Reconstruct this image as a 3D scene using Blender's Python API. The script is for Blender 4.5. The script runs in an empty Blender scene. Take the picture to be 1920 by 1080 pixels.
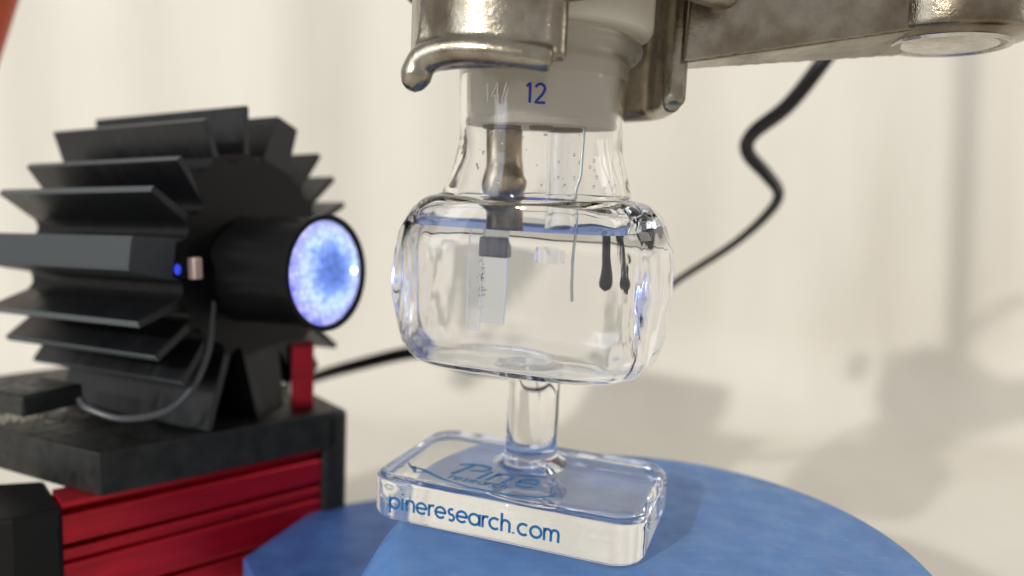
import bpy, bmesh, math, random
from math import sin, cos, pi, radians as R
from mathutils import Vector as V, Matrix, noise
random.seed(4)
S = bpy.context.scene
COL = S.collection
S.unit_settings.scale_length = 0.01          # one unit is one centimetre
# ------------------------------------------------------------------ camera, room light, lamps
F_PX, PITCH, ROLL, CAM = 1400.0, R(7.3), R(2.5), V((-.43, -12.7, 5.45))
FW = V((0, cos(PITCH), -sin(PITCH))); r0 = V((1, 0, 0)); u0 = r0.cross(FW)
RT = cos(ROLL) * r0 + sin(ROLL) * u0; UP = cos(ROLL) * u0 - sin(ROLL) * r0
cam = bpy.data.cameras.new('camera'); co = bpy.data.objects.new('camera', cam); COL.objects.link(co)
m = Matrix((RT, UP, -FW)).transposed().to_4x4(); m.translation = CAM; co.matrix_world = m
cam.sensor_width = 36; cam.lens = 36 * F_PX / 1920
cam.clip_start = .5; cam.clip_end = 1000
cam.dof.use_dof = True; cam.dof.focus_distance = 11.4
cam.dof.aperture_fstop = 0.088
S.camera = co
W = bpy.data.worlds.new('World'); S.world = W; W.use_nodes = True
bg = W.node_tree.nodes['Background']; bg.inputs[0].default_value = (1, .975, .94, 1); bg.inputs[1].default_value = .50
S.view_settings.view_transform = 'Standard'; S.view_settings.look = 'None'; S.view_settings.exposure = 0.0
c = S.cycles
c.use_denoising = True; c.max_bounces = 28; c.transmission_bounces = 26; c.glossy_bounces = 12; c.diffuse_bounces = 4
c.transparent_max_bounces = 16; c.sample_clamp_indirect = 8; c.sample_clamp_direct = 0; c.blur_glossy = .4
c.caustics_reflective = True; c.caustics_refractive = True

def area(name, loc, target, sx, sy, power, col, shape='RECTANGLE'):
    l = bpy.data.lights.new(name, 'AREA'); l.shape = shape; l.size = sx
    if shape == 'RECTANGLE': l.size_y = sy
    l.energy = power; l.color = col
    o = bpy.data.objects.new(name, l); COL.objects.link(o); o.location = loc
    o.rotation_euler = (V(target) - V(loc)).to_track_quat('-Z', 'Y').to_euler(); return o
SUNDIR = V((.835, 1.0, -.54)).normalized()    # direction the hard light travels
LP = V((0, 0, 4)) - SUNDIR * 160
area('hard_lamp', LP, (0, 0, 4), 4.5, 0, 2.05 * pi * 160 ** 2, (1, .965, .90), 'DISK')
area('window_lamp', (-44, -26, 24), (0, 0, 5), 18, 46, 7600, (.80, .89, 1))
area('side_fill_lamp', (52, 2, 34), (0, 6, 4), 24, 40, 9000, (1, .95, .86))  # unseen soft fill added for brighter shade and reflections

def ray(x, y): return FW + (x - 960) / F_PX * RT - (y - 540) / F_PX * UP
def onz(x, y, z): d = ray(x, y); return CAM + d * ((z - CAM.z) / d.z)
def ony(x, y, Y): d = ray(x, y); return CAM + d * ((Y - CAM.y) / d.y)

# ------------------------------------------------------------------ materials
def mat(name, col=(.5, .5, .5), rough=.5, metal=0, ior=1.5, trans=0, spec=.5):
    m = bpy.data.materials.new(name); m.use_nodes = True
    b = m.node_tree.nodes['Principled BSDF']
    b.inputs['Base Color'].default_value = (*col, 1); b.inputs['Roughness'].default_value = rough
    b.inputs['Metallic'].default_value = metal; b.inputs['IOR'].default_value = ior
    b.inputs['Transmission Weight'].default_value = trans; b.inputs['Specular IOR Level'].default_value = spec
    return m
def N(m, t, **k):
    n = m.node_tree.nodes.new(t)
    for a, v in k.items():
        if a in n.inputs: n.inputs[a].default_value = v
        else: setattr(n, a, v)
    return n
def LK(m, a, b): m.node_tree.links.new(a, b)
def bsdf(m): return m.node_tree.nodes['Principled BSDF']
def noise_col(m, c1, c2, scale=3, lo=.35, hi=.65, detail=6, stretch=(1, 1, 1), third=None):
    tc = N(m, 'ShaderNodeTexCoord'); mp = N(m, 'ShaderNodeMapping'); mp.inputs['Scale'].default_value = stretch
    LK(m, tc.outputs['Object'], mp.inputs[0])
    n = N(m, 'ShaderNodeTexNoise', Scale=scale, Detail=detail, Roughness=.62); LK(m, mp.outputs[0], n.inputs['Vector'])
    r = N(m, 'ShaderNodeValToRGB'); r.color_ramp.elements[0].position = lo; r.color_ramp.elements[1].position = hi
    r.color_ramp.elements[0].color = (*c1, 1); r.color_ramp.elements[1].color = (*c2, 1)
    if third:
        e = r.color_ramp.elements.new(third[0]); e.color = (*third[1], 1)
    LK(m, n.outputs['Fac'], r.inputs[0]); LK(m, r.outputs[0], bsdf(m).inputs['Base Color']); return mp, n
def noise_rough(m, lo, hi, scale=6, stretch=(1, 1, 1)):
    tc = N(m, 'ShaderNodeTexCoord'); mp = N(m, 'ShaderNodeMapping'); mp.inputs['Scale'].default_value = stretch
    LK(m, tc.outputs['Object'], mp.inputs[0])
    n = N(m, 'ShaderNodeTexNoise', Scale=scale, Detail=5); LK(m, mp.outputs[0], n.inputs['Vector'])
    r = N(m, 'ShaderNodeMapRange'); r.inputs[1].default_value = .3; r.inputs[2].default_value = .7
    r.inputs[3].default_value = lo; r.inputs[4].default_value = hi
    LK(m, n.outputs['Fac'], r.inputs[0]); LK(m, r.outputs[0], bsdf(m).inputs['Roughness'])
def scuffs(m, col, scale, stretch, lo, hi, amount, rot=.5):
    b = bsdf(m); src = b.inputs['Base Color'].links[0].from_socket
    tc = N(m, 'ShaderNodeTexCoord'); mp = N(m, 'ShaderNodeMapping'); mp.inputs['Scale'].default_value = stretch; mp.inputs['Rotation'].default_value = (0, 0, rot)
    LK(m, tc.outputs['Object'], mp.inputs[0]); n = N(m, 'ShaderNodeTexNoise', Scale=scale, Detail=8, Roughness=.75); LK(m, mp.outputs[0], n.inputs['Vector'])
    r = N(m, 'ShaderNodeMapRange'); r.inputs[1].default_value = lo; r.inputs[2].default_value = hi; r.inputs[3].default_value = 0; r.inputs[4].default_value = amount
    LK(m, n.outputs['Fac'], r.inputs[0]); x = N(m, 'ShaderNodeMix', data_type='RGBA'); LK(m, r.outputs[0], x.inputs['Factor']); LK(m, src, x.inputs[6]); x.inputs[7].default_value = (*col, 1)
    LK(m, x.outputs[2], b.inputs['Base Color'])
def bump(m, scale, strength, dist=.02, detail=4, stretch=(1, 1, 1), target=None, tex='ShaderNodeTexNoise'):
    tc = N(m, 'ShaderNodeTexCoord'); mp = N(m, 'ShaderNodeMapping'); mp.inputs['Scale'].default_value = stretch
    LK(m, tc.outputs['Object'], mp.inputs[0])
    n = N(m, tex, Scale=scale); LK(m, mp.outputs[0], n.inputs['Vector'])
    if 'Detail' in n.inputs: n.inputs['Detail'].default_value = detail
    b = N(m, 'ShaderNodeBump', Strength=strength, Distance=dist)
    LK(m, n.outputs[0], b.inputs['Height'])
    t = target or bsdf(m).inputs['Normal']
    if t.is_linked: LK(m, t.links[0].from_socket, b.inputs['Normal'])
    LK(m, b.outputs[0], t)

def glassmat(name, ior, col=(1, 1, 1), rough=0):
    m = bpy.data.materials.new(name); m.use_nodes = True; nt = m.node_tree
    nt.nodes.remove(nt.nodes['Principled BSDF'])
    g = nt.nodes.new('ShaderNodeBsdfGlass'); g.inputs['IOR'].default_value = ior
    g.inputs['Color'].default_value = (*col, 1); g.inputs['Roughness'].default_value = rough
    nt.links.new(g.outputs[0], nt.nodes['Material Output'].inputs[0]); return m, g
M = {}
M['glass'], g_ = glassmat('clear_glass', 1.46, (1, 1, 1)); bump(M['glass'], 1.3, .10, .05, 2, target=g_.inputs['Normal'])
M['block_glass'], g_ = glassmat('block_glass', 1.46, (.985, .99, 1)); bump(M['block_glass'], 1.2, .12, .05, 2, target=g_.inputs['Normal'])
M['surface'], _ = glassmat('blue_lit_surface', 1.334, (.34, .47, .88)); M['liquid'], _ = glassmat('clear_liquid', 1.334, (1, 1, 1))  # blue tint paints the lamp's reflection onto the liquid top
M['tube_glass'], _ = glassmat('tube_glass', 1.47, (.985, .99, 1))
M['joint'], _ = glassmat('ground_glass', 1.46, (1, 1, 1), .03)

M['lip'], _ = glassmat('frosted_lip', 1.4, (.97, .97, .96), .3)
def ptfe(name, col, tr):
    m = mat(name, col, .42); nt = m.node_tree; b = bsdf(m)
    t = N(m, 'ShaderNodeBsdfTranslucent'); t.inputs[0].default_value = (*col, 1)
    mx = N(m, 'ShaderNodeMixShader'); mx.inputs[0].default_value = tr
    LK(m, b.outputs[0], mx.inputs[1]); LK(m, t.outputs[0], mx.inputs[2]); LK(m, mx.outputs[0], nt.nodes['Material Output'].inputs[0])
    bump(m, 5, .15, .02, stretch=(1, 1, .1)); return m
M['stopper'] = ptfe('milky_plastic', (.93, .885, .80), .6)
M['cap'] = ptfe('cream_plastic', (.88, .84, .74), .35)
M['blue'] = mat('blue_plastic', (.06, .17, .46), .42)
noise_col(M['blue'], (.078, .185, .44), (.125, .265, .56), 1.3, .32, .78, 9)

scuffs(M['blue'], (.45, .55, .72), 3.2, (.35, 2.4, 1), .57, .78, .45); scuffs(M['blue'], (.4, .5, .7), 16, (1, .25, 1), .62, .78, .4, 2.1); scuffs(M['blue'], (.02, .05, .16), 5, (1, 1, 1), .68, .8, .5, 1)
noise_rough(M['blue'], .34, .6, 2.2); bump(M['blue'], 38, .08, .02, 6)
M['shaded_blue'] = mat('shaded_blue_plastic', (.03, .085, .27), .45); noise_col(M['shaded_blue'], (.026, .075, .24), (.045, .12, .33), 1.5); bump(M['shaded_blue'], 30, .1, .02)  # platform blue darkened, the arm's shade put into its colour
M['black'] = mat('black_anodised', (.005, .005, .0052), .42, spec=.2); noise_rough(M['black'], .28, .46, 3); bump(M['black'], 60, .06, .01)
M['fin_black'] = mat('fin_anodised', (.005, .0054, .0065), .34, spec=.45); noise_rough(M['fin_black'], .26, .44, 4, (.3, 1, 1)); M['edge_highlight'] = mat('fin_edge_highlight', (.10, .115, .125), .35, .6); M['lit_bar_grey'] = mat('lit_bar_anodised', (.03, .036, .04), .5); bump(M['fin_black'], 30, .05, .01, stretch=(.05, 1, 1))  # edge colour is a painted highlight, bar colour a lit copy of the fin black
M['barrel'] = mat('barrel_plastic', (.004, .004, .0045), .3, spec=.12)
M['paint'] = mat('grey_paint', (.04, .042, .043), .45, spec=.3)
noise_col(M['paint'], (.006, .0065, .0065), (.024, .025, .023), 2.6, .35, .8, 8); noise_rough(M['paint'], .32, .6, 5); bump(M['paint'], 24, .2, .03, 6)
M['red'] = mat('red_anodised', (.50, .006, .02), .3, .55)
noise_col(M['red'], (.30, .003, .011), (.50, .008, .024), 1.6, .3, .7, stretch=(.3, .3, 3)); bump(M['red'], 40, .06, .01, stretch=(.05, .05, 1))
M['redknob'] = mat('orange_red_plastic', (.42, .06, .02), .4)
M['metal'] = mat('cast_metal', (.6, .57, .5), .3, 1)
noise_col(M['metal'], (.15, .115, .075), (.47, .44, .375), .8, .33, .72, 8, third=(.5, (.27, .235, .18)))
noise_rough(M['metal'], .15, .30, 3); bump(M['metal'], 5, .12, .03, 6); bump(M['metal'], 60, .22, .008, 3); bump(M['metal'], 22, .35, .012, 6); scuffs(M['metal'], (.10, .07, .045), 9, (1, 1, .6), .60, .74, .45, .3)
M['rivet'] = mat('worn_steel', (.62, .59, .53), .26, 1); bump(M['rivet'], 12, .25, .03, 6); noise_rough(M['rivet'], .16, .4, 5)
M['cable'] = mat('black_cable', (.012, .012, .012), .22); bump(M['cable'], 30, .1, .01)
M['wire'] = mat('bright_wire', (.50, .52, .52), .2, 1)
M['brass'] = mat('brown_metal', (.33, .22, .12), .3, 1)
noise_col(M['brass'], (.16, .11, .065), (.55, .45, .32), 3, .35, .7, stretch=(1, 1, .4)); bump(M['brass'], 7, .3, .03)
M['dark'] = mat('dark_deposit', (.012, .010, .009), .35); bump(M['dark'], 26, .5, .03)
M['holder'] = mat('grey_holder', (.16, .16, .19), .35); noise_col(M['holder'], (.10, .10, .13), (.24, .24, .27), 6)
M['frost'], _g = glassmat('frosted_slide', 1.38, (.93, .95, .99), .35)
M['slide'], _g = glassmat('clear_slide', 1.5, (.95, .97, 1), .10)
M['frit'] = mat('grey_frit', (.20, .23, .31), .5); M['seal'] = mat('olive_seal', (.20, .17, .12), .5)
M['print'] = mat('blue_print', (.004, .11, .29), .4)
M['print_dark'] = mat('dark_blue_mark', (.015, .03, .32), .5); 
M['etch'] = mat('etched_mark', (.86, .86, .84), .6)
M['logo'] = mat('logo_print', (.004, .15, .36), .45)
M['steel'] = mat('stand_steel', (.55, .55, .55), .3, 1)
M['contact'] = mat('pink_contact', (.62, .47, .42), .4)
M['lead'] = mat('grey_lead', (.05, .055, .06), .3)
# cloth backdrop
m = mat('cream_cloth', (.70, .655, .57), .9, spec=.15)
noise_col(m, (.67, .64, .575), (.75, .72, .655), .11, .3, .7, 5, (1, 1, .35))
bump(m, .35, .35, .5, 3, (1, 1, .12)); bump(m, 14, .18, .03, 3)
M['cloth'] = m
m = mat('sand_grit', (.5, .46, .37), .9); noise_col(m, (.20, .18, .15), (.60, .55, .44), 14, .35, .62); bump(m, 30, .8, .05); M['grit'] = m

# ------------------------------------------------------------------ mesh helpers
def tag(o, label=None, cat=None, group=None, kind=None):
    if label: o['label'] = label
    if cat: o['category'] = cat
    if group: o['group'] = group
    if kind: o['kind'] = kind
    return o
def empty(name, loc, label, cat, group=None):
    o = bpy.data.objects.new(name, None); COL.objects.link(o); o.location = loc; o.empty_display_size = .3
    return tag(o, label, cat, group)
def obj(name, bm, material, parent=None, smooth=True, matrix=None, bevel=0, seg=2, angle=35):
    bmesh.ops.recalc_face_normals(bm, faces=bm.faces)
    me = bpy.data.meshes.new(name); bm.to_mesh(me); bm.free()
    return link(name, me, material, parent, smooth, matrix, bevel, seg, angle)
def link(name, me, material, parent=None, smooth=True, matrix=None, bevel=0, seg=2, angle=35):
    o = bpy.data.objects.new(name, me); COL.objects.link(o)
    if material and not me.materials: me.materials.append(material)
    if smooth:
        me.shade_smooth()
        if angle and angle < 180: me.set_sharp_from_angle(angle=R(angle))
    mw = matrix or Matrix()
    if parent is not None:
        o.parent = parent
        pm = Matrix.LocRotScale(parent.location, parent.rotation_euler, None)
        if parent.parent is not None:
            q = parent.parent; 
            pm = PW[parent.name]
        o.matrix_parent_inverse = Matrix()
        o.matrix_local = pm.inverted() @ mw
    else: o.matrix_world = mw
    PW[o.name] = mw
    if bevel:
        b = o.modifiers.new('b', 'BEVEL'); b.width = bevel; b.segments = seg; b.limit_method = 'ANGLE'; b.angle_limit = R(40); b.harden_normals = False
    return o
PW = {}
def grid(bm, rows, closed=True, cap0=True, cap1=True):
    vs = [[bm.verts.new(p) for p in r] for r in rows]; n = len(rows[0])
    for a, b in zip(vs, vs[1:]):
        for i in range(n if closed else n - 1):
            j = (i + 1) % n; bm.faces.new((a[i], a[j], b[j], b[i]))
    if cap0 and closed: bm.faces.new(vs[0][::-1])
    if cap1 and closed: bm.faces.new(vs[-1])
    return vs
def lathe(bm, prof, seg=64, centre=(0, 0), wob=0, cap0=True, cap1=True):
    rows = []
    for r, z in prof:
        rows.append([V((centre[0] + r * cos(2 * pi * i / seg), centre[1] + r * sin(2 * pi * i / seg), z)) for i in range(seg)])
    grid(bm, rows, True, cap0, cap1)
def prism(bm, pts, z0, z1):
    a = [bm.verts.new((x, y, z0)) for x, y in pts]; b = [bm.verts.new((x, y, z1)) for x, y in pts]
    bm.faces.new(a[::-1]); bm.faces.new(b)
    for i in range(len(pts)):
        j = (i + 1) % len(pts); bm.faces.new((a[i], a[j], b[j], b[i]))
def box(bm, c, s, rot=None):
    c = V(c); q = rot or Matrix.Identity(3); vs = []
    for k in range(8):
        d = V(((k & 1) - .5, ((k >> 1) & 1) - .5, ((k >> 2) & 1) - .5)); vs.append(bm.verts.new(c + q @ V((d.x * s[0], d.y * s[1], d.z * s[2]))))
    for f in ((0, 2, 3, 1), (4, 5, 7, 6), (0, 1, 5, 4), (2, 6, 7, 3), (0, 4, 6, 2), (1, 3, 7, 5)): bm.faces.new([vs[i] for i in f])
def catmull(P, k=8):
    P = [V(p) for p in P]; P = [2 * P[0] - P[1]] + P + [2 * P[-1] - P[-2]]; out = []
    for i in range(1, len(P) - 2):
        for s in range(k):
            t = s / k; a, b, c_, d = P[i - 1:i + 3]
            out.append(.5 * ((2 * b) + (c_ - a) * t + (2 * a - 5 * b + 4 * c_ - d) * t * t + (3 * b - a - 3 * c_ + d) * t ** 3))
    out.append(P[-2]); return out
def tube(bm, pts, rad, seg=12, flat=1, twist=0, ref=None):
    n = len(pts); rows = []; up = V(ref or (0, 0, 1))
    for i, p in enumerate(pts):
        t = (pts[min(i + 1, n - 1)] - pts[max(i - 1, 0)]).normalized()
        if abs(t.dot(up)) > .98: up = V((0, 1, 0)) if abs(t.y) < .9 else V((1, 0, 0))
        a = t.cross(up).normalized(); b = a.cross(t); up = b
        rr = rad(i / (n - 1)) if callable(rad) else rad
        tw = twist(i / (n - 1)) if callable(twist) else twist
        rows.append([p + a * (rr * cos(2 * pi * k / seg) * cos(tw) - rr * flat * sin(2 * pi * k / seg) * sin(tw))
                     + b * (rr * cos(2 * pi * k / seg) * sin(tw) + rr * flat * sin(2 * pi * k / seg) * cos(tw)) for k in range(seg)])
    grid(bm, rows)
def ball(bm, c, r, sc=(1, 1, 1), sub=2):
    bmesh.ops.create_icosphere(bm, subdivisions=sub, radius=r, matrix=Matrix.Translation(c) @ Matrix.Diagonal((*sc, 1)))
def cast(name, bm, material, parent, voxel=.05, iters=6):
    """several solids fused into one rounded casting"""
    bmesh.ops.recalc_face_normals(bm, faces=bm.faces)
    me = bpy.data.meshes.new('tmp'); bm.to_mesh(me); bm.free()
    o = bpy.data.objects.new('tmp', me); COL.objects.link(o)
    q = o.modifiers.new('r', 'REMESH'); q.mode = 'VOXEL'; q.voxel_size = voxel
    q = o.modifiers.new('s', 'SMOOTH'); q.iterations = iters; q.factor = .5
    dg = bpy.context.evaluated_depsgraph_get()
    me2 = bpy.data.meshes.new_from_object(o.evaluated_get(dg)); bpy.data.objects.remove(o); bpy.data.meshes.remove(me)
    me2.name = name
    return link(name, me2, material, parent, angle=180)

# ------------------------------------------------------------------ backdrop
def backdrop():
    bm = bmesh.new(); rows = []; FL, YB, RC = -6.2, 28.0, 5.0
    prof = [(-30, FL), (-15, FL), (0, FL), (4, FL), (8, FL), (12, FL), (16, FL), (20, FL)]
    for k in range(0, 13):
        a = k / 12 * pi / 2; prof.append((YB - RC + RC * sin(a), FL + RC - RC * cos(a)))
    prof += [(YB, z) for z in (2, 3, 4, 5, 6, 8, 10, 12, 15, 18, 22, 26, 32)]
    for (y, z) in prof:
        row = []
        for i in range(161):
            x = -60 + i * .75
            w = max(0, min(1, (z - FL) / 7)) 
            f = w * (.40 * sin(x * .85 + .6 * sin(x * .22) + .05 * z) + .45 * sin(x * .36 + 1.1) + .9 * noise.noise(V((x * .13, y * .1, z * .06))))
            diag = .42 * math.exp(-((x - 13.5 + .42 * (z - 1)) / .7) ** 2) * math.exp(-((z + 1) / 5.5) ** 2) + .36 * math.exp(-((x - 18.5 + .42 * (z - 1)) / .7) ** 2) * math.exp(-((z + 1) / 5.5) ** 2)
            row.append(V((x, y - f - diag, z + (1 - w) * .06 * noise.noise(V((x * .3, y * .3, 0))))))
        rows.append(row)
    grid(bm, rows, closed=False)
    o = obj('backdrop', bm, M['cloth'], angle=180)
    tag(o, 'cream cloth sheet curving up behind the glass cell and lamp', kind='structure')
    s = o.modifiers.new('s', 'SUBSURF'); s.levels = 1; s.render_levels = 1
backdrop()

# ------------------------------------------------------------------ blue platform
DC, DR = V((1.9, -1.68)), 4.35
def platform():
    p = empty('blue_platform', (DC.x, DC.y, -6.15), 'round scuffed blue plastic platform the glass cell stands on, with a flat arm at left', 'platform')
    bm = bmesh.new(); T0, TR = V((2.02, -1.45)), 4.13; L0, LR = V((1.85, -1.9)), 4.55
    def ringc(q, dr, z, n=180): c0 = T0.lerp(L0, q); r = TR + (LR - TR) * q + dr; return [V((c0.x + r * cos(2 * pi * k / n), c0.y + r * sin(2 * pi * k / n), z)) for k in range(n)]
    grid(bm, [ringc(1, -.3, -1.25), ringc(1, -.02, -1.24), ringc(1, .01, -1.18), ringc(1, 0, -1.0), ringc(.9, 0, -.7), ringc(.5, 0, -.3), ringc(.12, .0, -.06), ringc(.04, -.02, -.022), ringc(0, -.06, -.004), ringc(0, -.13, 0)])
    obj('disc', bm, M['blue'], p, angle=50)
    bm = bmesh.new(); lathe(bm, [(2.6, -6.15), (2.6, -5.4), (1.7, -5.0), (1.6, -1.252)], 64, DC); obj('pedestal', bm, M['blue'], p)
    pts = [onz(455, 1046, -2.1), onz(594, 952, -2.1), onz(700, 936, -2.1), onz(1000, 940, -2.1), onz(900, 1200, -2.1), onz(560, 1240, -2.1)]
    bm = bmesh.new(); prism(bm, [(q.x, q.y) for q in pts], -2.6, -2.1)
    obj('arm', bm, M['shaded_blue'], p, bevel=.05, smooth=False)
    cx = sum((q for q in pts), V()) / 6
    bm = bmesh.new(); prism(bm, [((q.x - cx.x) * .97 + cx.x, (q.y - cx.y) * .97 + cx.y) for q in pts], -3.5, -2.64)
    obj('arm_skirt', bm, M['shaded_blue'], p, bevel=.05, smooth=False)
platform()

# ------------------------------------------------------------------ stroke lettering (flat ribbons)
def arc(cx, cy, r, a0, a1, n=18, ry=None):
    return [(cx + r * cos(R(a0 + (a1 - a0) * k / n)), cy + (ry or r) * sin(R(a0 + (a1 - a0) * k / n))) for k in range(n + 1)]
G = {  # advance, strokes; x-height 1
    'p': (1.12, [[(.08, -.42), (.08, 1)], arc(.52, .5, .44, 0, 360, 30)]),
    'i': (.42, [[(.12, 0), (.12, 1)], [(.12, 1.3), (.12, 1.42)]]),
    'n': (.95, [[(.1, 0), (.1, 1)], [(.1, .55)] + arc(.43, .62, .33, 170, 0, 16) + [(.76, 0)]]),
    'e': (1.08, [[(.08, .5), (.94, .5)] + arc(.5, .5, .44, 0, 318, 28)]),
    'r': (.62, [[(.1, 0), (.1, 1)], [(.1, .6)] + arc(.42, .62, .32, 165, 62, 10)]),
    's': (.8, [arc(.38, .73, .23, 50, 250, 14) + arc(.38, .26, .25, 75, -140, 14)]),
    'a': (1.12, [[(.96, 0), (.96, 1)], arc(.5, .5, .44, 0, 360, 30)]),
    'c': (.98, [arc(.5, .5, .44, 48, 312, 24)]),
    'h': (.95, [[(.1, 0), (.1, 1.5)], [(.1, .55)] + arc(.43, .62, .33, 170, 0, 16) + [(.76, 0)]]),
    '.': (.45, [[(.14, .0), (.14, .12)]]),
    'o': (1.12, [arc(.54, .5, .44, 0, 360, 30)]),
    'm': (1.5, [[(.1, 0), (.1, 1)], [(.1, .6)] + arc(.37, .66, .27, 170, 0, 14) + [(.64, 0)], [(.64, .6)] + arc(.95, .66, .28, 170, 0, 14) + [(1.23, 0)]]),
    '1': (.62, [[(.05, 1.15), (.2, 1.35), (.3, 1.42), (.3, 0)]]),
    '2': (.95, [arc(.42, 1.02, .34, 165, -25, 14) + [(.6, .62), (.08, .02), (.82, .02)]]),
    '4': (.95, [[(.62, 0), (.62, 1.42), (.05, .42), (.85, .42)]]),
    '/': (.7, [[(.05, 0), (.5, 1.45)]]),
    'P': (1.05, [[(.0, 0), (.12, 1.35)], [(-.15, 1.2), (.3, 1.38), (.8, 1.36), (.98, 1.1), (.82, .78), (.4, .62), (.08, .62)]]),
    'I': (.45, [[(.1, 0), (.1, 1.0)]]),
    'N': (.95, [[(.1, 0), (.1, 1.0), (.7, .0), (.7, 1.0)]]),
}
def ribbon(bm, pts, w, fn, th=.004):
    P = [V((a, b)) for a, b in pts]; Q = [P[0]]
    for a, b in zip(P, P[1:]):                       # subdivide so it can follow a curved surface
        k = max(1, int((b - a).length / .18))
        for s in range(1, k + 1): Q.append(a.lerp(b, s / k))
    P = Q; n = len(P); closed = (P[0] - P[-1]).length < 1e-4; rows = []
    for i in range(n):
        if closed: t = (P[1] - P[-2])
        else: t = P[min(i + 1, n - 1)] - P[max(i - 1, 0)]
        if closed and 0 < i < n - 1: t = P[i + 1] - P[i - 1]
        t.normalize(); nn = V((-t.y, t.x)); ww = w(i / (n - 1)) if callable(w) else w
        a, b = P[i] + nn * ww / 2, P[i] - nn * ww / 2
        rows.append([fn(a.x, a.y, 0), fn(b.x, b.y, 0), fn(b.x, b.y, th), fn(a.x, a.y, th)])
    grid(bm, rows)
def text(s, w, fn):
    bm = bmesh.new(); x = 0
    for ch in s:
        if ch == ' ': x += .5; continue
        adv, st = G[ch]
        for q in st: ribbon(bm, [(x + a, b) for a, b in q], w, fn)
        x += adv
    return bm

# ------------------------------------------------------------------ glass cell
ang = R(-20); E1 = V((cos(ang), sin(ang), 0)); E2 = V((-sin(ang), cos(ang), 0))
BC = V((-.07, -.33, 0)); BH = .76
cell = empty('glass_cell', (0, 0, .012), 'clear glass cell with rounded chamber on a post and block, half filled with liquid', 'glass cell')
def rrect(a, b, rc, n=10):
    pts = []
    for sx, sy, a0 in ((1, 1, 0), (-1, 1, 90), (-1, -1, 180), (1, -1, 270)):
        for k in range(n + 1):
            t = R(a0 + 90 * k / n); pts.append((sx * (a - rc) + rc * cos(t), sy * (b - rc) + rc * sin(t)))
    return pts
def block():
    bm = bmesh.new(); A, B, rc, e = 2.29, 1.42, .5, .16; rows = []
    for k in range(7):
        t = R(-90 + 90 * k / 6); rows.append((e * .75 * (1 - cos(t)), .012 + e * .75 * (1 + sin(t))))
    for k in range(9):
        t = R(90 * k / 8); rows.append((e * (1 - cos(t)), BH - e + e * sin(t)))
    R_ = []
    for ins, z in rows:
        R_.append([BC + E1 * x + E2 * y + V((0, 0, z)) for x, y in rrect(A - ins, B - ins, rc - ins * .7)])
    grid(bm, R_)
    obj('base_block', bm, M['block_glass'], cell, angle=45)
block()
def front(x0, z0, h):
    return lambda a, b, d: BC + E1 * (x0 + a * h) + E2 * (-1.424 - d) + V((0, 0, z0 + b * h))
obj('web_address_print', text('pineresearch.com', .215, front(-1.84, .245, .198)), M['print'], cell, smooth=False)
def logo():
    o = V((-1.0, -.84)); h = .345
    def fl(a, b, d):
        x = o.x + (a + b * .28) * h * 1.12; y = o.y + b * h * 1.2
        return BC + E1 * x + E2 * y + V((0, 0, BH + .003 + d))
    bm = bmesh.new(); x = 0
    tw = lambda t: .13 + .09 * sin(pi * t)
    ribbon(bm, [(0, 0), (.1, 1.3)], .2, fl); ribbon(bm, [(-.45, 1.08), (-.1, 1.3), (.35, 1.42), (.8, 1.35), (.98, 1.1), (.8, .82), (.35, .68)], tw, fl)
    ribbon(bm, [(1.2, .0), (1.2, .95)], .18, fl)
    ribbon(bm, [(1.6, 0), (1.6, .95)], .17, fl); ribbon(bm, [(1.6, .6), (1.8, .9), (2.1, .95), (2.3, .75), (2.3, .0)], .14, fl)
    ribbon(bm, [(2.75, .5), (3.5, .5), (3.4, .85), (3.1, .97), (2.8, .75), (2.75, .35), (2.95, .05), (3.35, .02), (3.55, .18)], .15, fl)
    def fs(a, b, d): return fl(.15 + a * .33, -.48 + b * .33, d)
    x = 0
    for ch in 'research':
        adv, st = G[ch]
        for q in st: ribbon(bm, [(x + a, b) for a, b in q], .2, fs)
        x += adv * 1.12
    # swoosh with pointed left end and a hook at the right
    ribbon(bm, [(-2.4, .35), (-2.0, .0), (-1.3, -.1), (0, -.62), (1.5, -.95), (3.2, -.95), (4.3, -.66), (4.75, -.3), (4.6, .1)], lambda t: .05 + .13 * abs(sin(2.5 * pi * t)) * (1 - t * .6), fl)
    ribbon(bm, [(-1.9, .02), (-1.55, -.28), (-1.35, -.5), (-.95, -.22)], lambda t: .22 * (1 - .8 * t), fl)
    obj('logo_print', bm, M['logo'], cell, smooth=False)
logo()
def post():
    bm = bmesh.new(); rows = []
    prof = [(.66, BH - .03), (.60, BH + .0), (.53, BH + .05), (.478, BH + .13), (.455, BH + .28), (.45, 1.2), (.455, 1.6), (.45, 2.0), (.455, 2.3), (.49, 2.44), (.56, 2.53)]
    for r, z in prof:
        rows.append([V((.03 + r * (1 + .035 * noise.noise(V((cos(t) * 1.5, sin(t) * 1.5, z * .8)))) * cos(t), .0 + r * (1 + .03 * noise.noise(V((cos(t) * 1.5, 5 + sin(t) * 1.5, z * .8)))) * sin(t), z)) for t in [2 * pi * k / 56 for k in range(56)]])
    grid(bm, rows); obj('post', bm, M['glass'], cell, angle=180)
post()
CB = V((-.12, 0, 0))
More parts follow.
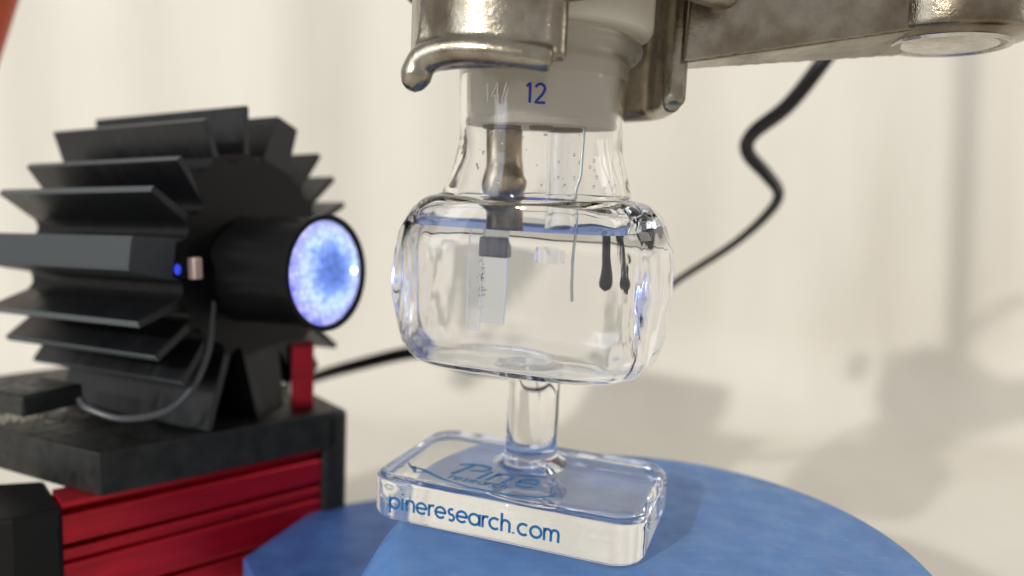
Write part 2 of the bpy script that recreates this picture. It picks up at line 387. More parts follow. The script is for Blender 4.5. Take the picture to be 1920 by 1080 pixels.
def section(a, b, n, z, c0, off=0, amp=.0, seed=0, seg=112):
    out = []
    for k in range(seg):
        t = 2 * pi * k / seg; ct, st = cos(t), sin(t)
        aa = (a[0] if ct > 0 else a[1]) if isinstance(a, tuple) else a
        x = aa * math.copysign(abs(ct) ** (2 / n), ct); y = b * math.copysign(abs(st) ** (2 / n), st)
        w = 1 + amp * noise.noise(V((ct * 1.7 + seed, st * 1.7, z * .9))) + amp * .5 * noise.noise(V((ct * 4 + seed, st * 4, z * 2.2)))
        q = max(0, abs(ct) - .55) / .45
        if amp > .015: w += q * (1.7 if ct > 0 and z < 3.5 else 1) * (.020 * noise.noise(V((ct * 2 + seed, st * 5, z * 3.4))) + .012 * noise.noise(V((ct * 3, st * 9 + seed, z * 6.5))))
        out.append(c0 + E1 * x * w + E2 * y * w + V((0, 0, z)))
    return out
NC = V((-.06, 0, 0))
def right_a(A, z): return A - .72 * (1 - max(0, 1 - abs((z - 3.93) / 1.46) ** 2.5) ** .4)
def left_a(A, z): return A - .80 * (1 - max(0, 1 - abs((z - 3.93) / 1.46) ** 2.0) ** .5)
def prof_out():
    P = []  # a, b, n, z, centre
    zb, zt, A, B = 2.50, 5.34, 2.34, 1.5
    P.append((.3, .25, 2, zb, CB)); P.append((.9, .6, 2.2, zb + .0, CB))
    for k in range(0, 15):                      # lower rounded corner
        t = k / 14 * pi / 2; z = zb + .55 * (1 - cos(t)); P.append(((min(right_a(A, z), A - .85 * (1 - sin(t))), min(left_a(A, z), A - .95 * (1 - sin(t)))), B - .5 * (1 - sin(t)), 3.2, z, CB))
    for z in (3.3, 3.6, 3.9, 4.2, 4.4, 4.62): P.append(((right_a(A, z), left_a(A, z)), B, 3.2, z, CB))
    for k in range(1, 13):
        t = k / 12 * pi / 2; q = k / 12
        z = 4.62 + .74 * sin(t); P.append(((right_a(A, z), left_a(A, z)), B - .12 * (1 - cos(t)), 3.2 - .9 * q * q, z, CB))
    P += [(1.58, 1.37, 2.2, 5.40, CB.lerp(NC, .3)), (1.58, 1.38, 2.14, 5.47, CB.lerp(NC, .6)), (1.53, 1.37, 2.06, 5.62, CB.lerp(NC, .8)), (1.45, 1.36, 2, 5.9, NC), (1.37, 1.35, 2, 6.2, NC), (1.35, 1.35, 2, 6.4, NC),
          (1.36, 1.36, 2, 6.7, NC), (1.385, 1.385, 2, 7.2, NC), (1.40, 1.40, 2, 7.5, NC), (1.43, 1.43, 2, 7.58, NC), (1.53, 1.53, 2, 7.63, NC), (1.585, 1.585, 2, 7.70, NC), (1.6, 1.6, 2, 7.78, NC), (1.58, 1.58, 2, 7.86, NC), (1.52, 1.52, 2, 7.91, NC), (1.42, 1.42, 2, 7.925, NC), (1.30, 1.30, 2, 7.90, NC)]
    return P
def prof_in(inset=0.0):
    P = []; zb, A, B = 2.72 - inset, 1.88 + inset, 1.33 + inset
    P.append((.3, .25, 2, zb, CB)); P.append((.9, .6, 2.4, zb, CB))
    for k in range(0, 9):
        t = k / 8 * pi / 2; P.append((A - .22 * (1 - sin(t)), B - .22 * (1 - sin(t)), 4.2, zb + .25 * (1 - cos(t)), CB))
    for z in (3.3, 3.6, 3.9, 4.2, 4.5, 4.92): P.append((A, B, 4.2, z, CB))
    for k in range(1, 9):
        t = k / 8 * pi / 2; q = k / 8
        P.append((A - .40 * (1 - cos(t)), B - .10 * (1 - cos(t)), 4.2 - 1.6 * q * q, 4.92 + .34 * sin(t), CB))
    P += [(1.42 + inset, 1.22 + inset, 2.2, 5.34, CB.lerp(NC, .5)), (1.42, 1.23, 2.1, 5.46, CB.lerp(NC, .8)), (1.38, 1.23, 2.03, 5.65, NC), (1.27, 1.22, 2, 5.95, NC), (1.24, 1.23, 2, 6.2, NC), (1.25, 1.25, 2, 6.4, NC), (1.265, 1.265, 2, 6.8, NC), (1.285, 1.285, 2, 7.3, NC), (1.295, 1.295, 2, 7.8, NC), (1.30, 1.30, 2, 7.90, NC)]
    return P
def vessel():
    rows = []
    po = prof_out()
    for a, b, n, z, c0 in po[:-1]:
        am = .03 if 2.4 < z < 5.3 else .010 if z < 6.2 else .0
        rows.append(section(a, b, n, z, c0, amp=am * .6 if am > .02 else am))
    for a, b, n, z, c0 in prof_in()[::-1]:
        am = .022 if z < 5.3 else .008 if z < 5.9 else .0
        rows.append(section(a, b, n, z, c0, amp=am, seed=7))
    bm = bmesh.new(); grid(bm, rows)
    for f in bm.faces: z_ = f.calc_center_median().z; f.material_index = 2 if z_ > 7.45 else 1 if z_ > 6.3 else 0
    o = obj('chamber', bm, M['glass'], cell, angle=180); o.data.materials.append(M['joint']); o.data.materials.append(M['lip'])
vessel()
bm = bmesh.new(); rd_ = random.Random(9)
for k in range(46):                                   # tiny droplets clinging inside the neck and shoulder
    t = rd_.uniform(-2.6, -.5); z = rd_.uniform(5.55, 6.4); r = rd_.uniform(.008, .026); q = 1.24 + .14 * max(0, min(1, (6.2 - z) / .6)) ** 1.5
    ball(bm, (NC.x + (q - .012) * cos(t), (q - .03 if q > 1.3 else q) * .985 * sin(t), z), r, (1, 1, 1.3), 2)
tag(obj('droplets', bm, M['liquid'], cell, angle=180), kind='stuff')
LZ = 4.82
def liquid():
    P = [q for q in prof_in(.03) if q[3] < LZ]; rows = []
    last = P[-1]
    for a, b, n, z, c0 in P: rows.append(section(a, b, n, z, c0, amp=.022, seed=7))
    # surface with a small raised meniscus at the wall
    nxt = [q for q in prof_in(.03) if q[3] >= LZ][0]; f = (LZ - last[3]) / (nxt[3] - last[3])
    a, b, n = [last[i] + (nxt[i] - last[i]) * f for i in range(3)]
    rows.append(section(a, b, n, LZ + .05, CB, amp=.022, seed=7))
    for d, dz in ((.05, .035), (.10, .014), (.17, .004), (.28, 0), (.5, -.002), (.9, 0)): rows.append(section(a - d, b - d, n, LZ + dz, CB))
    bm = bmesh.new(); grid(bm, rows); k0 = len(P) - 1
    for f in bm.faces: f.material_index = 1 if min(v.co.z for v in f.verts) > LZ - .01 else 0
    o = obj('electrolyte', bm, M['liquid'], None, angle=180); o.data.materials.append(M['surface'])
    tag(o, 'clear colourless liquid filling the rounded glass chamber up to its shoulder', 'liquid')
liquid()
def ring_text(s, w, h, phi0, z0, r):
    def fn(a, b, d):
        t = phi0 + a * h / r; rr = r + d + .004 + .045 * (b * h) 
        return NC + V((rr * sin(t), -rr * cos(t), z0 + b * h))
    return text(s, w, fn)
obj('size_mark_print', ring_text('12', .2, .2, R(-12), 6.78, 1.378), M['print_dark'], cell, smooth=False)
obj('etched_size_mark', ring_text('14/', .09, .19, R(-41), 6.80, 1.378), M['etch'], cell, smooth=False)

# ------------------------------------------------------------------ stopper
st = empty('stopper', (NC.x, 0, 6.52), 'milky plastic stopper with a cream cap, fitted in the neck of the glass cell', 'stopper')
def c2(r): return NC.xy
bm = bmesh.new(); lathe(bm, [(.9, 6.53), (1.22, 6.50), (1.24, 6.53), (1.244, 6.60), (1.225, 6.63), (1.225, 6.68), (1.252, 6.72), (1.284, 7.8), (1.29, 8.06)], 80, NC.xy); obj('plug', bm, M['stopper'], st)
bm = bmesh.new(); lathe(bm, [(1.2, 8.03), (1.62, 7.985), (1.70, 8.01), (1.745, 8.09), (1.75, 8.2), (1.75, 8.62), (1.735, 8.645), (1.72, 8.66), (1.735, 8.68), (1.75, 8.70), (1.75, 9.12), (1.735, 9.14), (1.72, 9.155), (1.735, 9.17), (1.75, 9.19), (1.75, 10.2), (1.6, 10.3)], 96, NC.xy)
obj('cap', bm, M['cap'], st)
for (x, y, r) in ((.0, -.1, .2), (.45, .35, .3), (-.66, .15, .33)):
    bm = bmesh.new(); lathe(bm, [(r * .9, 6.455), (r, 6.47), (r, 6.535)], 28, (NC.x + x, y)); obj('seal', bm, M['seal'], st)

bm = bmesh.new(); tube(bm, [V((.75, -.3, 10.25)), V((.45, -.3, 14)), V((-1.4, -.3, 34))], .5, 24); obj('electrode_top', bm, M['cap'], st)
# ------------------------------------------------------------------ electrodes
e = empty('clamp_electrode', (-.58, .15, 3.1), 'brown metal rod gripping a frosted glass slide in the liquid', 'electrode')
bm = bmesh.new()
pts = [V((-.68, .15, 6.45)), V((-.67, .15, 6.1)), V((-.66, .12, 5.85)), V((-.66, .06, 5.62)), V((-.63, .08, 5.4)), V((-.58, .12, 5.2)), V((-.57, .15, 4.95)), V((-.57, .15, 4.7)), V((-.57, .15, 4.5))]
tube(bm, catmull(pts, 6), lambda t: .31 + .07 * math.exp(-((t - .42) / .1) ** 2), 24, .8)
obj('rod', bm, M['brass'], e)
q = Matrix.Rotation(R(-20), 3, 'Z')
bm = bmesh.new(); box(bm, (-.60, .10, 4.58), (.5, .3, .42), q); obj('jaw_block', bm, M['holder'], e, bevel=.03)
bm = bmesh.new(); box(bm, (-.60, .10, 3.85), (.42, .08, 1.25), q); obj('frosted_slide', bm, M['frost'], e, bevel=.01)
bm = bmesh.new(); box(bm, (-.92, .22, 3.95), (.24, .08, 1.75), q); obj('clear_slide', bm, M['slide'], e, bevel=.01)
bm = bmesh.new()
for k in range(120):
    z = 3.95 + .22 * random.gauss(0, 1); ball(bm, (-.80 + .03 * random.gauss(0, 1), .09, z), .003 + .008 * random.random(), (1, .5, 1.2), 1)
tag(obj('dark_deposit', bm, M['dark'], e), kind='stuff')
o = bmesh.new(); tube(o, catmull([V((.62, -.35, 6.55)), V((.62, -.35, 6.2)), V((.60, -.35, 5.75)), V((.55, -.35, 5.5)), V((.57, -.36, 5.1)), V((.60, -.36, 4.6)), V((.64, -.36, 3.72))], 8), .023, 10)
tag(obj('wire_electrode', o, M['wire']), 'thin bright bare wire dipping straight into the liquid near the middle', 'wire')
bm = bmesh.new(); rows = []
for r, z in ((.25, 6.5), (.25, 4.35), (.24, 4.3), (.19, 4.3), (.19, 4.36), (.19, 6.5)): rows.append([V((.33 + r * cos(2 * pi * k / 32), .45 + r * sin(2 * pi * k / 32), z)) for k in range(32)])
grid(bm, rows, True, False, False)
bmesh.ops.bridge_loops(bm, edges=[e_ for e_ in bm.edges if e_.is_boundary])
t_ = empty('glass_tube', (.33, .45, 4.3), 'open clear glass tube hanging into the liquid behind the thin wire', 'tube')
obj('tube_wall', bm, M['tube_glass'], t_)
bm = bmesh.new(); lathe(bm, [(.10, 4.42), (.17, 4.44), (.17, 4.85), (.12, 4.88)], 24, (.33, .45)); obj('frit', bm, M['frit'], t_)
f_ = empty('refraction_fork', (1.2, -.2, 4.2), 'dark forked shape with two drop shaped tips, added for refracted marks, right side of the liquid', 'wire')  # solid shape added in place of dark refracted marks
def tip(t): return max(.08, (1 - ((t - .85) / .15) ** 2) ** .5 if t < 1 else .08) if t > .85 else 1
def forked(x, y, s, nm, legs):
    bm = bmesh.new()
    for L_, rad in legs: tube(bm, catmull([V((x + a * s, y, 4.73 + b * 1.05)) for a, b in L_], 6), rad, 10)
    obj(nm, bm, M['dark'], f_)
forked(1.12, -.25, 1, 'left_tip', [([(-.12, .05), (-.13, -.12), (-.02, -.27), (.0, -.5), (-.03, -.78)], lambda t: (.035 + .065 * t ** 1.6) * tip(t)), ([(.18, .05), (.12, -.1), (.0, -.25)], lambda t: .05)])
forked(1.42, -.2, 1, 'right_tip', [([(-.08, .05), (-.09, -.2), (-.04, -.42), (-.03, -.6), (-.03, -.8)], lambda t: .025 + .05 * math.exp(-((t - .82) / .13) ** 2) * tip(t)), ([(.13, .08), (.08, -.15), (.0, -.35)], lambda t: .016)])

# ------------------------------------------------------------------ clamp
cl = empty('metal_clamp', (NC.x, 0, 6.9), 'worn tarnished cast metal clamp gripping the neck of the glass cell', 'clamp')
def slab_along(bm, path, z0, z1, th):
    rows = []; n = len(path)
    for i, p in enumerate(path):
        t = (path[min(i + 1, n - 1)] - path[max(i - 1, 0)]); t.z = 0; t.normalize(); nn = V((t.y, -t.x, 0))
        a, b = p + nn * th / 2, p - nn * th / 2
        A = z0(i / (n - 1)) if callable(z0) else z0; B = z1(i / (n - 1)) if callable(z1) else z1
        rows.append([V((a.x, a.y, A)), V((b.x, b.y, A)), V((b.x, b.y, B)), V((a.x, a.y, B))])
    grid(bm, rows)
bm = bmesh.new()
P = catmull([V((-2.0, -.8, 0)), V((-1.74, -1.5, 0)), V((-1.3, -2.0, 0)), V((-.7, -2.2, 0)), V((-.02, -2.2, 0))], 8)
slab_along(bm, P, 7.3, 10.4, .34)
tube(bm, catmull([V((-1.93, -1.82, 7.0)), V((-1.89, -1.82, 7.13)), V((-1.78, -1.88, 7.27)), V((-1.4, -2.05, 7.36)), V((-.9, -2.25, 7.34)), V((-.3, -2.36, 7.27)), V((-.03, -2.38, 7.23))], 6), lambda t: .235 - .06 * t, 14); ball(bm, (-1.93, -1.82, 7.0), .215)
for k in range(6):                                   # fillet web spreading towards the left tip
    t = k / 5; tube(bm, [V((-1.85 - .1 * t * t, -1.45 - .2 * t, 8.1 - .85 * t)), V((-1.2, -1.95, 7.9 - .6 * t)), V((-.5, -2.15, 7.7 - .4 * t))], .17, 10)
tube(bm, [V((-.02, -2.2, 7.25)), V((-.02, -2.2, 10.4))], .2, 14)
cast('front_jaw', bm, M['metal'], cl, .04, 7)
bm = bmesh.new()                                      # rear jaw curving round the back of the neck
P = catmull([V((2.0, -.45, 0)), V((2.02, .2, 0)), V((1.95, .95, 0)), V((1.4, 1.6, 0)), V((.6, 2.0, 0))], 8)
slab_along(bm, P, 6.98, 10.4, .34)
tube(bm, [V((2.04, -.35, 6.98)), V((2.04, -.35, 10.4))], .2, 14)
tube(bm, [p + V((0, 0, 6.98)) for p in P], .16, 12)
cast('rear_jaw', bm, M['metal'], cl, .045, 6)
bm = bmesh.new(); rows = []                           # the long arm to the pivot boss
for i in range(13):
    t = i / 12; x = 2.1 + t * 4.0; y = -.35 + .3 * t; zb = 7.55 + .52 * t; w = .3 + .42 * t
    rows.append([V((x, y - w, zb + .02 + .2 * t)), V((x, y - w - .03, 9.9)), V((x, y + w, 9.9)), V((x, y + w, zb))])
grid(bm, rows); cast('arm', bm, M['metal'], cl, .045, 5)
bo = ony(1777, 82, -.1)
bm = bmesh.new(); rr = 1.2
lathe(bm, [(.9, bo.z - .02), (rr, bo.z + .08), (rr + .02, bo.z + .5), (rr - .1, bo.z + 1.0), (rr - .3, bo.z + 2.4)], 64, (bo.x, bo.y))
for k in range(3): tube(bm, [V((bo.x + .9, bo.y, bo.z + .55 + .5 * k)), V((bo.x + 2.6, bo.y + .2, bo.z + 1.0 + .5 * k)), V((bo.x + 9.5, bo.y + .5, bo.z + 1.3 + .5 * k))], .42, 14)
b_ = cast('pivot_boss', bm, M['metal'], cl, .05, 4)
bm = bmesh.new(); lathe(bm, [(.80, bo.z + .012), (.86, bo.z - .06), (.9, bo.z - .055), (.93, bo.z + .015)], 64, (bo.x, bo.y), cap0=False, cap1=False); obj('rivet_rim', bm, M['rivet'], cl)
bm = bmesh.new(); lathe(bm, [(.1, bo.z - .075), (.5, bo.z - .07), (.66, bo.z - .055), (.73, bo.z - .03), (.75, bo.z + .02)], 64, (bo.x, bo.y)); obj('rivet', bm, M['rivet'], cl)
bm = bmesh.new()                                      # cross bar above the cap, joining jaw and arm
tube(bm, catmull([V((.0, -2.25, 8.25)), V((.5, -2.3, 8.32)), V((1.2, -2.2, 8.42)), V((1.9, -1.7, 8.5)), V((2.6, -1.0, 8.55))], 6), .26, 16, 1)
slab_along(bm, catmull([V((.0, -2.25, 0)), V((.5, -2.3, 0)), V((1.2, -2.2, 0)), V((1.9, -1.7, 0)), V((2.6, -1.0, 0))], 6), lambda t: 8.2 + .3 * t, 9.6, .4)
cast('cross_bar', bm, M['metal'], cl, .045, 5)
bm = bmesh.new(); tube(bm, [V((-2.3, 1.4, 8.95)), V((-2.25, 1.45, 9.2)), V((-1.9, 1.6, 9.9))], .3, 16); ball(bm, (-2.3, 1.4, 8.95), .3, (1.1, 1, .8)); cast('back_finger', bm, M['metal'], cl, .05, 4)

# ------------------------------------------------------------------ cable
pp = [((1700, -60), 6), ((1620, 10), 6.3), ((1555, 100), 6.5), ((1480, 195), 6.7), ((1412, 250), 6.8), ((1402, 285), 6.9), ((1438, 328), 7), ((1460, 362), 7), ((1440, 400), 7), ((1375, 458), 7.1), ((1262, 532), 7.3), ((1222, 575), 7.5), ((1205, 640), 7.8), ((1150, 688), 8), ((1040, 700), 8.3), ((900, 690), 8.5), ((830, 672), 8.7), ((775, 661), 8.8), ((660, 687), 9), ((585, 709), 9.2), ((500, 740), 9.4)]
bm = bmesh.new(); tube(bm, catmull([ony(*a, Y) for a, Y in pp], 10), .2, 14, .5, lambda t: 1.0 + 5.2 * t)
tag(obj('power_cord', bm, M['cable']), 'black flat cord hanging in a twisted zigzag behind the glass cell', 'cord')

# ------------------------------------------------------------------ LED lamp with heat sink
n_ = V((.88369684, -.46531582, .0506072)).normalized(); X_ = V((0, 0, 1)).cross(n_).normalized(); Y_ = n_.cross(X_)
LENS = V((-4.09, 2.02, 3.70)); LM = Matrix((X_, Y_, n_)).transposed().to_4x4(); LM.translation = LENS - n_ * 2.2   # local z = 0 at the front face
lamp = bpy.data.objects.new('led_lamp', None); COL.objects.link(lamp); lamp.matrix_world = LM
tag(lamp, 'black finned lamp with glowing blue round lens aimed at the glass cell', 'lamp')
LL = 5.0
def lobj(name, bm, material, parent=lamp, **k):
    bmesh.ops.recalc_face_normals(bm, faces=bm.faces)
    me = bpy.data.meshes.new(name); bm.to_mesh(me); bm.free()
    return llink(name, me, material, parent, **k)
def llink(name, me, material, parent=lamp, smooth=True, rot=0, bevel=0, seg=2, angle=35):
    o = bpy.data.objects.new(name, me); COL.objects.link(o)
    if not me.materials: me.materials.append(material)
    if smooth: me.shade_smooth(); me.set_sharp_from_angle(angle=R(angle))
    o.parent = parent; o.rotation_euler = (0, 0, rot)
    if bevel: b = o.modifiers.new('b', 'BEVEL'); b.width = bevel; b.segments = seg; b.limit_method = 'ANGLE'; b.angle_limit = R(40)
    return o
RC = 2.2
thin = [24, 36, 48, 88, 107, 125, 143, 198, 214, 231, 250, 322, 334, 346, 8]
fat = [(279, .50, 3.3), (304, .42, 3.2), (68, .42, 3.44), (170, .40, 2.75)]
fins = sorted([(a, .085, 3.18 if a == 107 else 3.42 if not 112 < a < 242 else 2.75) for a in thin] + fat)
bm = bmesh.new(); out = []
for i, (a, w, rr) in enumerate(fins):
    b, w2, _ = fins[(i + 1) % len(fins)]
    a0 = R(a) + math.asin(w / RC); a1 = R(b if b > a else b + 360) - math.asin(w2 / RC)
    gap = (a1 - a0) * RC; k = 8
    for s in range(k + 1):
        t = s / k; dep = .42 * min(gap, .75) * (1 - abs(2 * t - 1) ** 3)
        th = a0 + (a1 - a0) * t; rg = 2.42 if (a < 110 or a > 300) else 1.85; dep *= .75; out.append(((rg - dep) * cos(th), (rg - dep) * sin(th)))
prism(bm, out, -LL, 0)
lobj('core', bm, M['black'], bevel=.02)
def finmesh(w, rr):
    bm = bmesh.new(); x0 = 1.6
    prism(bm, [(x0, -w), (x0 + .5, -w * .95), (rr - .02, -w * .8), (rr, -w * .6), (rr, w * .6), (rr - .02, w * .8), (x0 + .5, w * .95), (x0, w)], -LL + .015, -.012)
    bmesh.ops.recalc_face_normals(bm, faces=bm.faces)
    for f in bm.faces:
        if w < .2 and f.calc_center_median().x > rr - .03: f.material_index = 1  # thin fin tips get their highlight as a brighter colour
    me = bpy.data.meshes.new('fin'); bm.to_mesh(me); bm.free(); me.materials.append(M['fin_black' if rr != 2.75 or w < .2 else 'lit_bar_grey']); me.materials.append(M['edge_highlight']); return me  # wide left bar is coloured lighter to look lit
cache = {}
for a, w, rr in fins:
    k = (w, rr)
    if k not in cache: cache[k] = finmesh(w, rr)
    llink('fin' if w < .2 else 'mounting_fin', cache[k], M['fin_black' if a < 160 or w < .2 else 'lit_bar_grey'], rot=R(a), smooth=False, bevel=.012, seg=1)
def llathe(name, prof, material, seg=72, cap0=True, cap1=True, parent=lamp, **k):
    bm = bmesh.new(); lathe(bm, prof, seg, (0, 0), 0, cap0, cap1); return lobj(name, bm, material, parent, **k)
# barrel, bezel and glowing lens
llathe('barrel', [(1.12, .004), (1.10, .2), (1.10, 2.0), (1.16, 2.06), (1.16, 2.2), (1.06, 2.2), (1.04, 2.12), (.9, 1.5), (.35, 1.0)], M['barrel'], cap1=False, cap0=False)
m = mat('lit_lens', (.15, .2, .8), .15); b = bsdf(m)
tc = N(m, 'ShaderNodeTexCoord')
ln = N(m, 'ShaderNodeVectorMath', operation='LENGTH'); mp = N(m, 'ShaderNodeMapping'); mp.inputs['Location'].default_value = (-.14, -.06, 0); mp.inputs['Scale'].default_value = (1, 1, 0)
LK(m, tc.outputs['Object'], mp.inputs[0]); LK(m, mp.outputs[0], ln.inputs[0])
rp = N(m, 'ShaderNodeValToRGB'); cr = rp.color_ramp; cr.elements[0].position = .0; cr.elements[0].color = (.10, .19, .56, 1); cr.elements[1].position = 1.0; cr.elements[1].color = (.20, .22, .85, 1)
for p_, c_ in ((.20, (.14, .24, .66)), (.38, (.26, .42, .92)), (.58, (.52, .68, 1.0)), (.75, (.46, .55, 1.05)), (.92, (.42, .44, .95))): q = cr.elements.new(p_); q.color = (*c_, 1)
nz = N(m, 'ShaderNodeTexNoise', Scale=3.2, Detail=5, Roughness=.6); LK(m, tc.outputs['Object'], nz.inputs['Vector'])
ad = N(m, 'ShaderNodeMath', operation='MULTIPLY_ADD'); ad.inputs[1].default_value = .7; LK(m, nz.outputs['Fac'], ad.inputs[0])
sb = N(m, 'ShaderNodeMath', operation='SUBTRACT'); sb.inputs[1].default_value = .50; LK(m, ln.outputs['Value'], ad.inputs[2]); LK(m, ad.outputs[0], sb.inputs[0]); LK(m, sb.outputs[0], rp.inputs[0])
vo = N(m, 'ShaderNodeTexVoronoi', Scale=7.5); LK(m, tc.outputs['Object'], vo.inputs['Vector'])
vr = N(m, 'ShaderNodeMapRange'); vr.inputs[1].default_value = 0; vr.inputs[2].default_value = .75; vr.inputs[3].default_value = 1.15; vr.inputs[4].default_value = .5; LK(m, vo.outputs['Distance'], vr.inputs[0])
LK(m, rp.outputs[0], b.inputs['Emission Color']); LK(m, vr.outputs[0], b.inputs['Emission Strength']); LK(m, rp.outputs[0], b.inputs['Base Color'])
M['lens'] = m
bm = bmesh.new(); rows = []
for k in range(17):
    r = 1.045 * (1 - k / 17); rows.append([V((r * cos(2 * pi * j / 96), r * sin(2 * pi * j / 96), 2.13 + .09 * (1 - (r / 1.045) ** 2))) for j in range(96)])
grid(bm, rows, True, False, True); lens = lobj('lens', bm, M['lens'], angle=180)
bm = bmesh.new()                                       # pillow facets moulded in the lens
for i in range(-8, 9):
    for j in range(-8, 9):
        x = (i + .5 * (j % 2)) * .135; y = j * .118
        if x * x + y * y < .9 ** 2:
            r2 = x * x + y * y; ball(bm, (x, y, 2.125 + .09 * (1 - r2 / 1.09)), .062, (1, 1, .4), 1)
o = lobj('lens_facets', bm, M['lens'], lens, angle=180); tag(o, kind='stuff')
m = mat('led_emitter', (1, 1, 1), .4); bsdf(m).inputs['Emission Color'].default_value = (.75, .9, 1, 1); bsdf(m).inputs['Emission Strength'].default_value = 7; M['emit'] = m
bm = bmesh.new(); ball(bm, (.80, .0, 2.2), .065, (1, 1, .5), 2); lobj('led_emitter', bm, M['emit'], lens)
# beam
sp = bpy.data.lights.new('blue_beam', 'SPOT'); sp.energy = 16000; sp.color = (.22, .34, 1); sp.spot_size = R(50); sp.spot_blend = .6; sp.shadow_soft_size = .45
so = bpy.data.objects.new('blue_beam', sp); COL.objects.link(so); so.parent = lamp; so.location = (0, 0, 2.75); so.rotation_euler = (pi, 0, 0)
# terminal and lead
bm = bmesh.new(); box(bm, (-1.42, .12, .1), (.2, .42, .2)); lobj('contact', bm, M['contact'], bevel=.03)
m = mat('blue_glow', (.02, .05, .6), .4); bsdf(m).inputs['Emission Color'].default_value = (.03, .07, 1, 1); bsdf(m).inputs['Emission Strength'].default_value = .6
bm = bmesh.new(); ball(bm, (-1.78, .12, .05), .1, (.7, 1.1, .5)); lobj('indicator', bm, m)
inv = LM.inverted()
wp = [inv @ V(p) for p in (ony(436, 500, 2.55), ony(408, 530, 2.3), ony(398, 590, 2.2), ony(390, 660, 2.0), ony(360, 730, 1.7), ony(310, 772, 1.4), ony(230, 785, 1.2), ony(165, 765, 1.3), ony(150, 750, 1.6))]
bm = bmesh.new(); tube(bm, catmull(wp, 8), .07, 10); lobj('lead_wire', bm, M['lead'])
bm = bmesh.new(); box(bm, inv @ ony(60, 742, 1.9), (1.2, .42, 1.5)); lobj('cable_clip', bm, M['paint'], bevel=.06)

# ------------------------------------------------------------------ stage: painted plate on red extrusion
sg = empty('lamp_stage', (-7, 3, -6.15), 'grey painted plate on ribbed red metal body, carrying the finned lamp', 'stage')
ZT = .28
c_ = onz(185, 850, ZT); l_ = onz(-260, 738, ZT); r_ = onz(633, 770, ZT); far = r_ + (l_ - c_) * .9 + V((-.5, 1.5, 0))
bm = bmesh.new(); prism(bm, [(c_.x, c_.y), (r_.x, r_.y), (far.x, far.y), (l_.x, l_.y)], ZT - .86, ZT)
obj('plate', bm, M['paint'], sg, bevel=.035, smooth=False)
bm = bmesh.new()
g1 = [onz(-300, 800, ZT), onz(-200, 745, ZT), onz(150, 752, ZT), onz(165, 775, ZT), onz(60, 790, ZT), onz(-20, 800, ZT)]
for gx in range(46):
    for gy in range(14):
        u, v_ = gx / 45, gy / 13
        p = (g1[0].lerp(g1[5], u) if u < 0 else onz(-60 + 230 * u, 792 - 42 * v_ + 6 * noise.noise(V((u * 6, v_ * 3, 1))), ZT))
        if noise.noise(V((u * 5, v_ * 4, 3))) + .35 > u * .6: ball(bm, (p.x + random.gauss(0, .03), p.y + random.gauss(0, .03), ZT + .01), .03 + .03 * random.random(), (1, 1, .5), 1)
tag(obj('sandy_grit', bm, M['grit']), 'pale sandy grit scattered on the left end of the grey plate', 'grit', kind='stuff')
d_ = (r_ - c_); d_.z = 0; d_.normalize(); nrm = V((d_.y, -d_.x, 0))
def side(t, off, z): return V((c_.x, c_.y, 0)) + d_ * t + nrm * off + V((0, 0, z))
Lr = (r_ - c_).length
bm = bmesh.new(); rows = []                           # ribbed red profile, extruded along the plate edge
prof = [(-.9, -.575), (-.10, -.575), (-.10, -.66), (-.13, -.70), (-.34, -.72), (-.34, -.80), (-.13, -.84), (-.10, -.88), (-.10, -1.36), (-.12, -1.40), (-.34, -1.42), (-.34, -1.47), (-.12, -1.5), (-.10, -1.53), (-.10, -1.68), (-.12, -1.7), (-.24, -1.72), (-.24, -1.77), (-.12, -1.8), (-.10, -1.83), (-.10, -2.5), (-.12, -2.55), (-.3, -2.57), (-.3, -2.63), (-.12, -2.66), (-.10, -2.7), (-.10, -5.6), (-.9, -5.6)]
for t in (-.62, Lr - .35):
    rows.append([side(t, o_, z) for o_, z in prof])
grid(bm, rows); obj('ribbed_body', bm, M['red'], sg, smooth=False, bevel=.015)
bm = bmesh.new()
a0 = side(-.6, .08, 0); pts = [side(-.62, .02, 0), side(-.62, -1.6, 0), side(-1.9, -2.2, 0), side(-2.3, -.4, 0), side(-1.4, .06, 0)]
prism(bm, [(p.x, p.y) for p in pts], -5.7, -.62); obj('near_end_block', bm, M['black'], sg, bevel=.08, smooth=False)
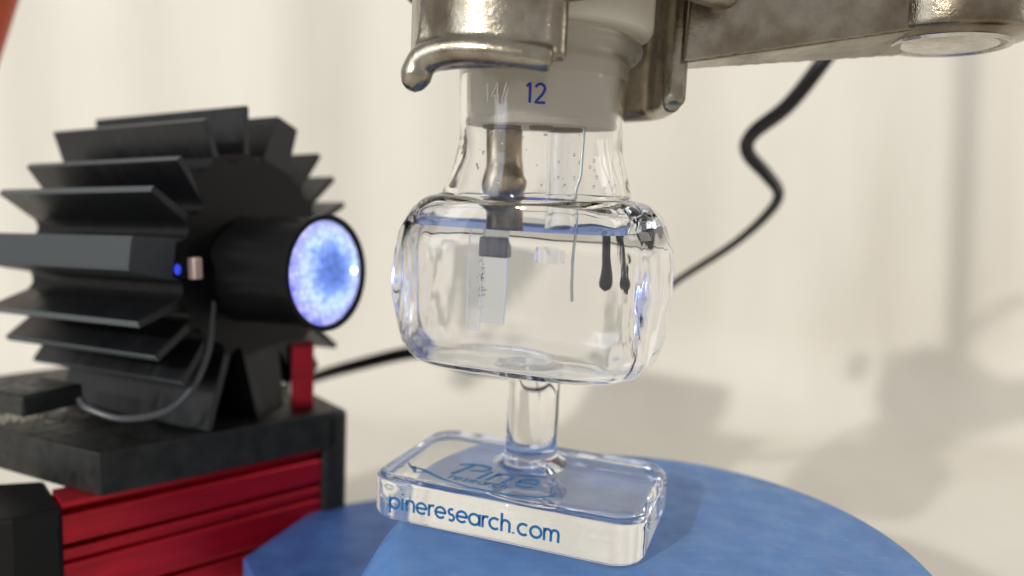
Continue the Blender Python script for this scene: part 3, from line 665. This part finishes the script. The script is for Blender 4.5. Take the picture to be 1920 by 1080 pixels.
bm = bmesh.new(); pts = [side(Lr - .33, .0, 0), side(Lr + .15, .0, 0), side(Lr + .30, -.08, 0), side(Lr + .36, -.25, 0), side(Lr + .36, -2.4, 0), side(Lr - .33, -2.4, 0)]
prism(bm, [(p.x, p.y) for p in pts], -5.7, ZT - .06); obj('far_end_cap', bm, M['paint'], sg, bevel=.12, seg=4)
bm = bmesh.new(); box(bm, side(Lr / 2, -1.4, -5.9), (7, 3, .5), Matrix.Rotation(math.atan2(d_.y, d_.x), 3, 'Z')); obj('foot', bm, M['paint'], sg, bevel=.05)
# red bracket behind the heat sink
bm = bmesh.new(); q3 = Matrix((X_, Y_, n_)).transposed()
p0 = ony(566, 664, 4.3); p0.z = ZT + .75
box(bm, p0, (.5, 1.5, .6), Matrix.Rotation(R(20), 3, 'Z') @ Matrix(((1,0,0),(0,0,1),(0,-1,0))))
rb = obj('red_bracket', bm, M['red'], None, bevel=.03, smooth=False); tag(rb, 'red metal bracket standing upright behind the finned lamp', 'bracket')

# orange red rod that just enters the top left corner
ax = [ony(60, -260, 7), ony(-13, -13, 7), ony(-41, 77, 7), ony(-130, 360, 7)]
bm = bmesh.new(); tube(bm, ax, .56, 24)
rd = obj('painted_rod', bm, M['redknob'], None); tag(rd, 'orange red painted rod just entering the top left corner, out of focus', 'rod')

# ------------------------------------------------------------------ stand whose shadow falls on the backdrop
sd = empty('clamp_stand', (14.6, .6, -6.15), 'steel rod stand out at the right that carries the metal clamp', 'stand')
bm = bmesh.new(); tube(bm, [V((14.6, .6, -6.1)), V((14.6, .6, 30))], .42, 24); obj('rod', bm, M['steel'], sd)
bm = bmesh.new(); box(bm, (14.6, .6, -5.95), (6, 9, .4)); obj('foot_plate', bm, M['paint'], sd, bevel=.1)
bm = bmesh.new(); box(bm, (14.5, .6, 9.7), (1.9, 1.6, 1.8)); obj('boss_head', bm, M['metal'], sd, bevel=.15)

# refracted light of the hard lamp through the glass block
bpy.data.lights['hard_lamp'].cycles.is_caustics_light = True
for o in COL.objects:
    if o.name in ('base_block',): o.cycles.is_caustics_caster = True
    if o.name in ('disc',): o.cycles.is_caustics_receiver = True
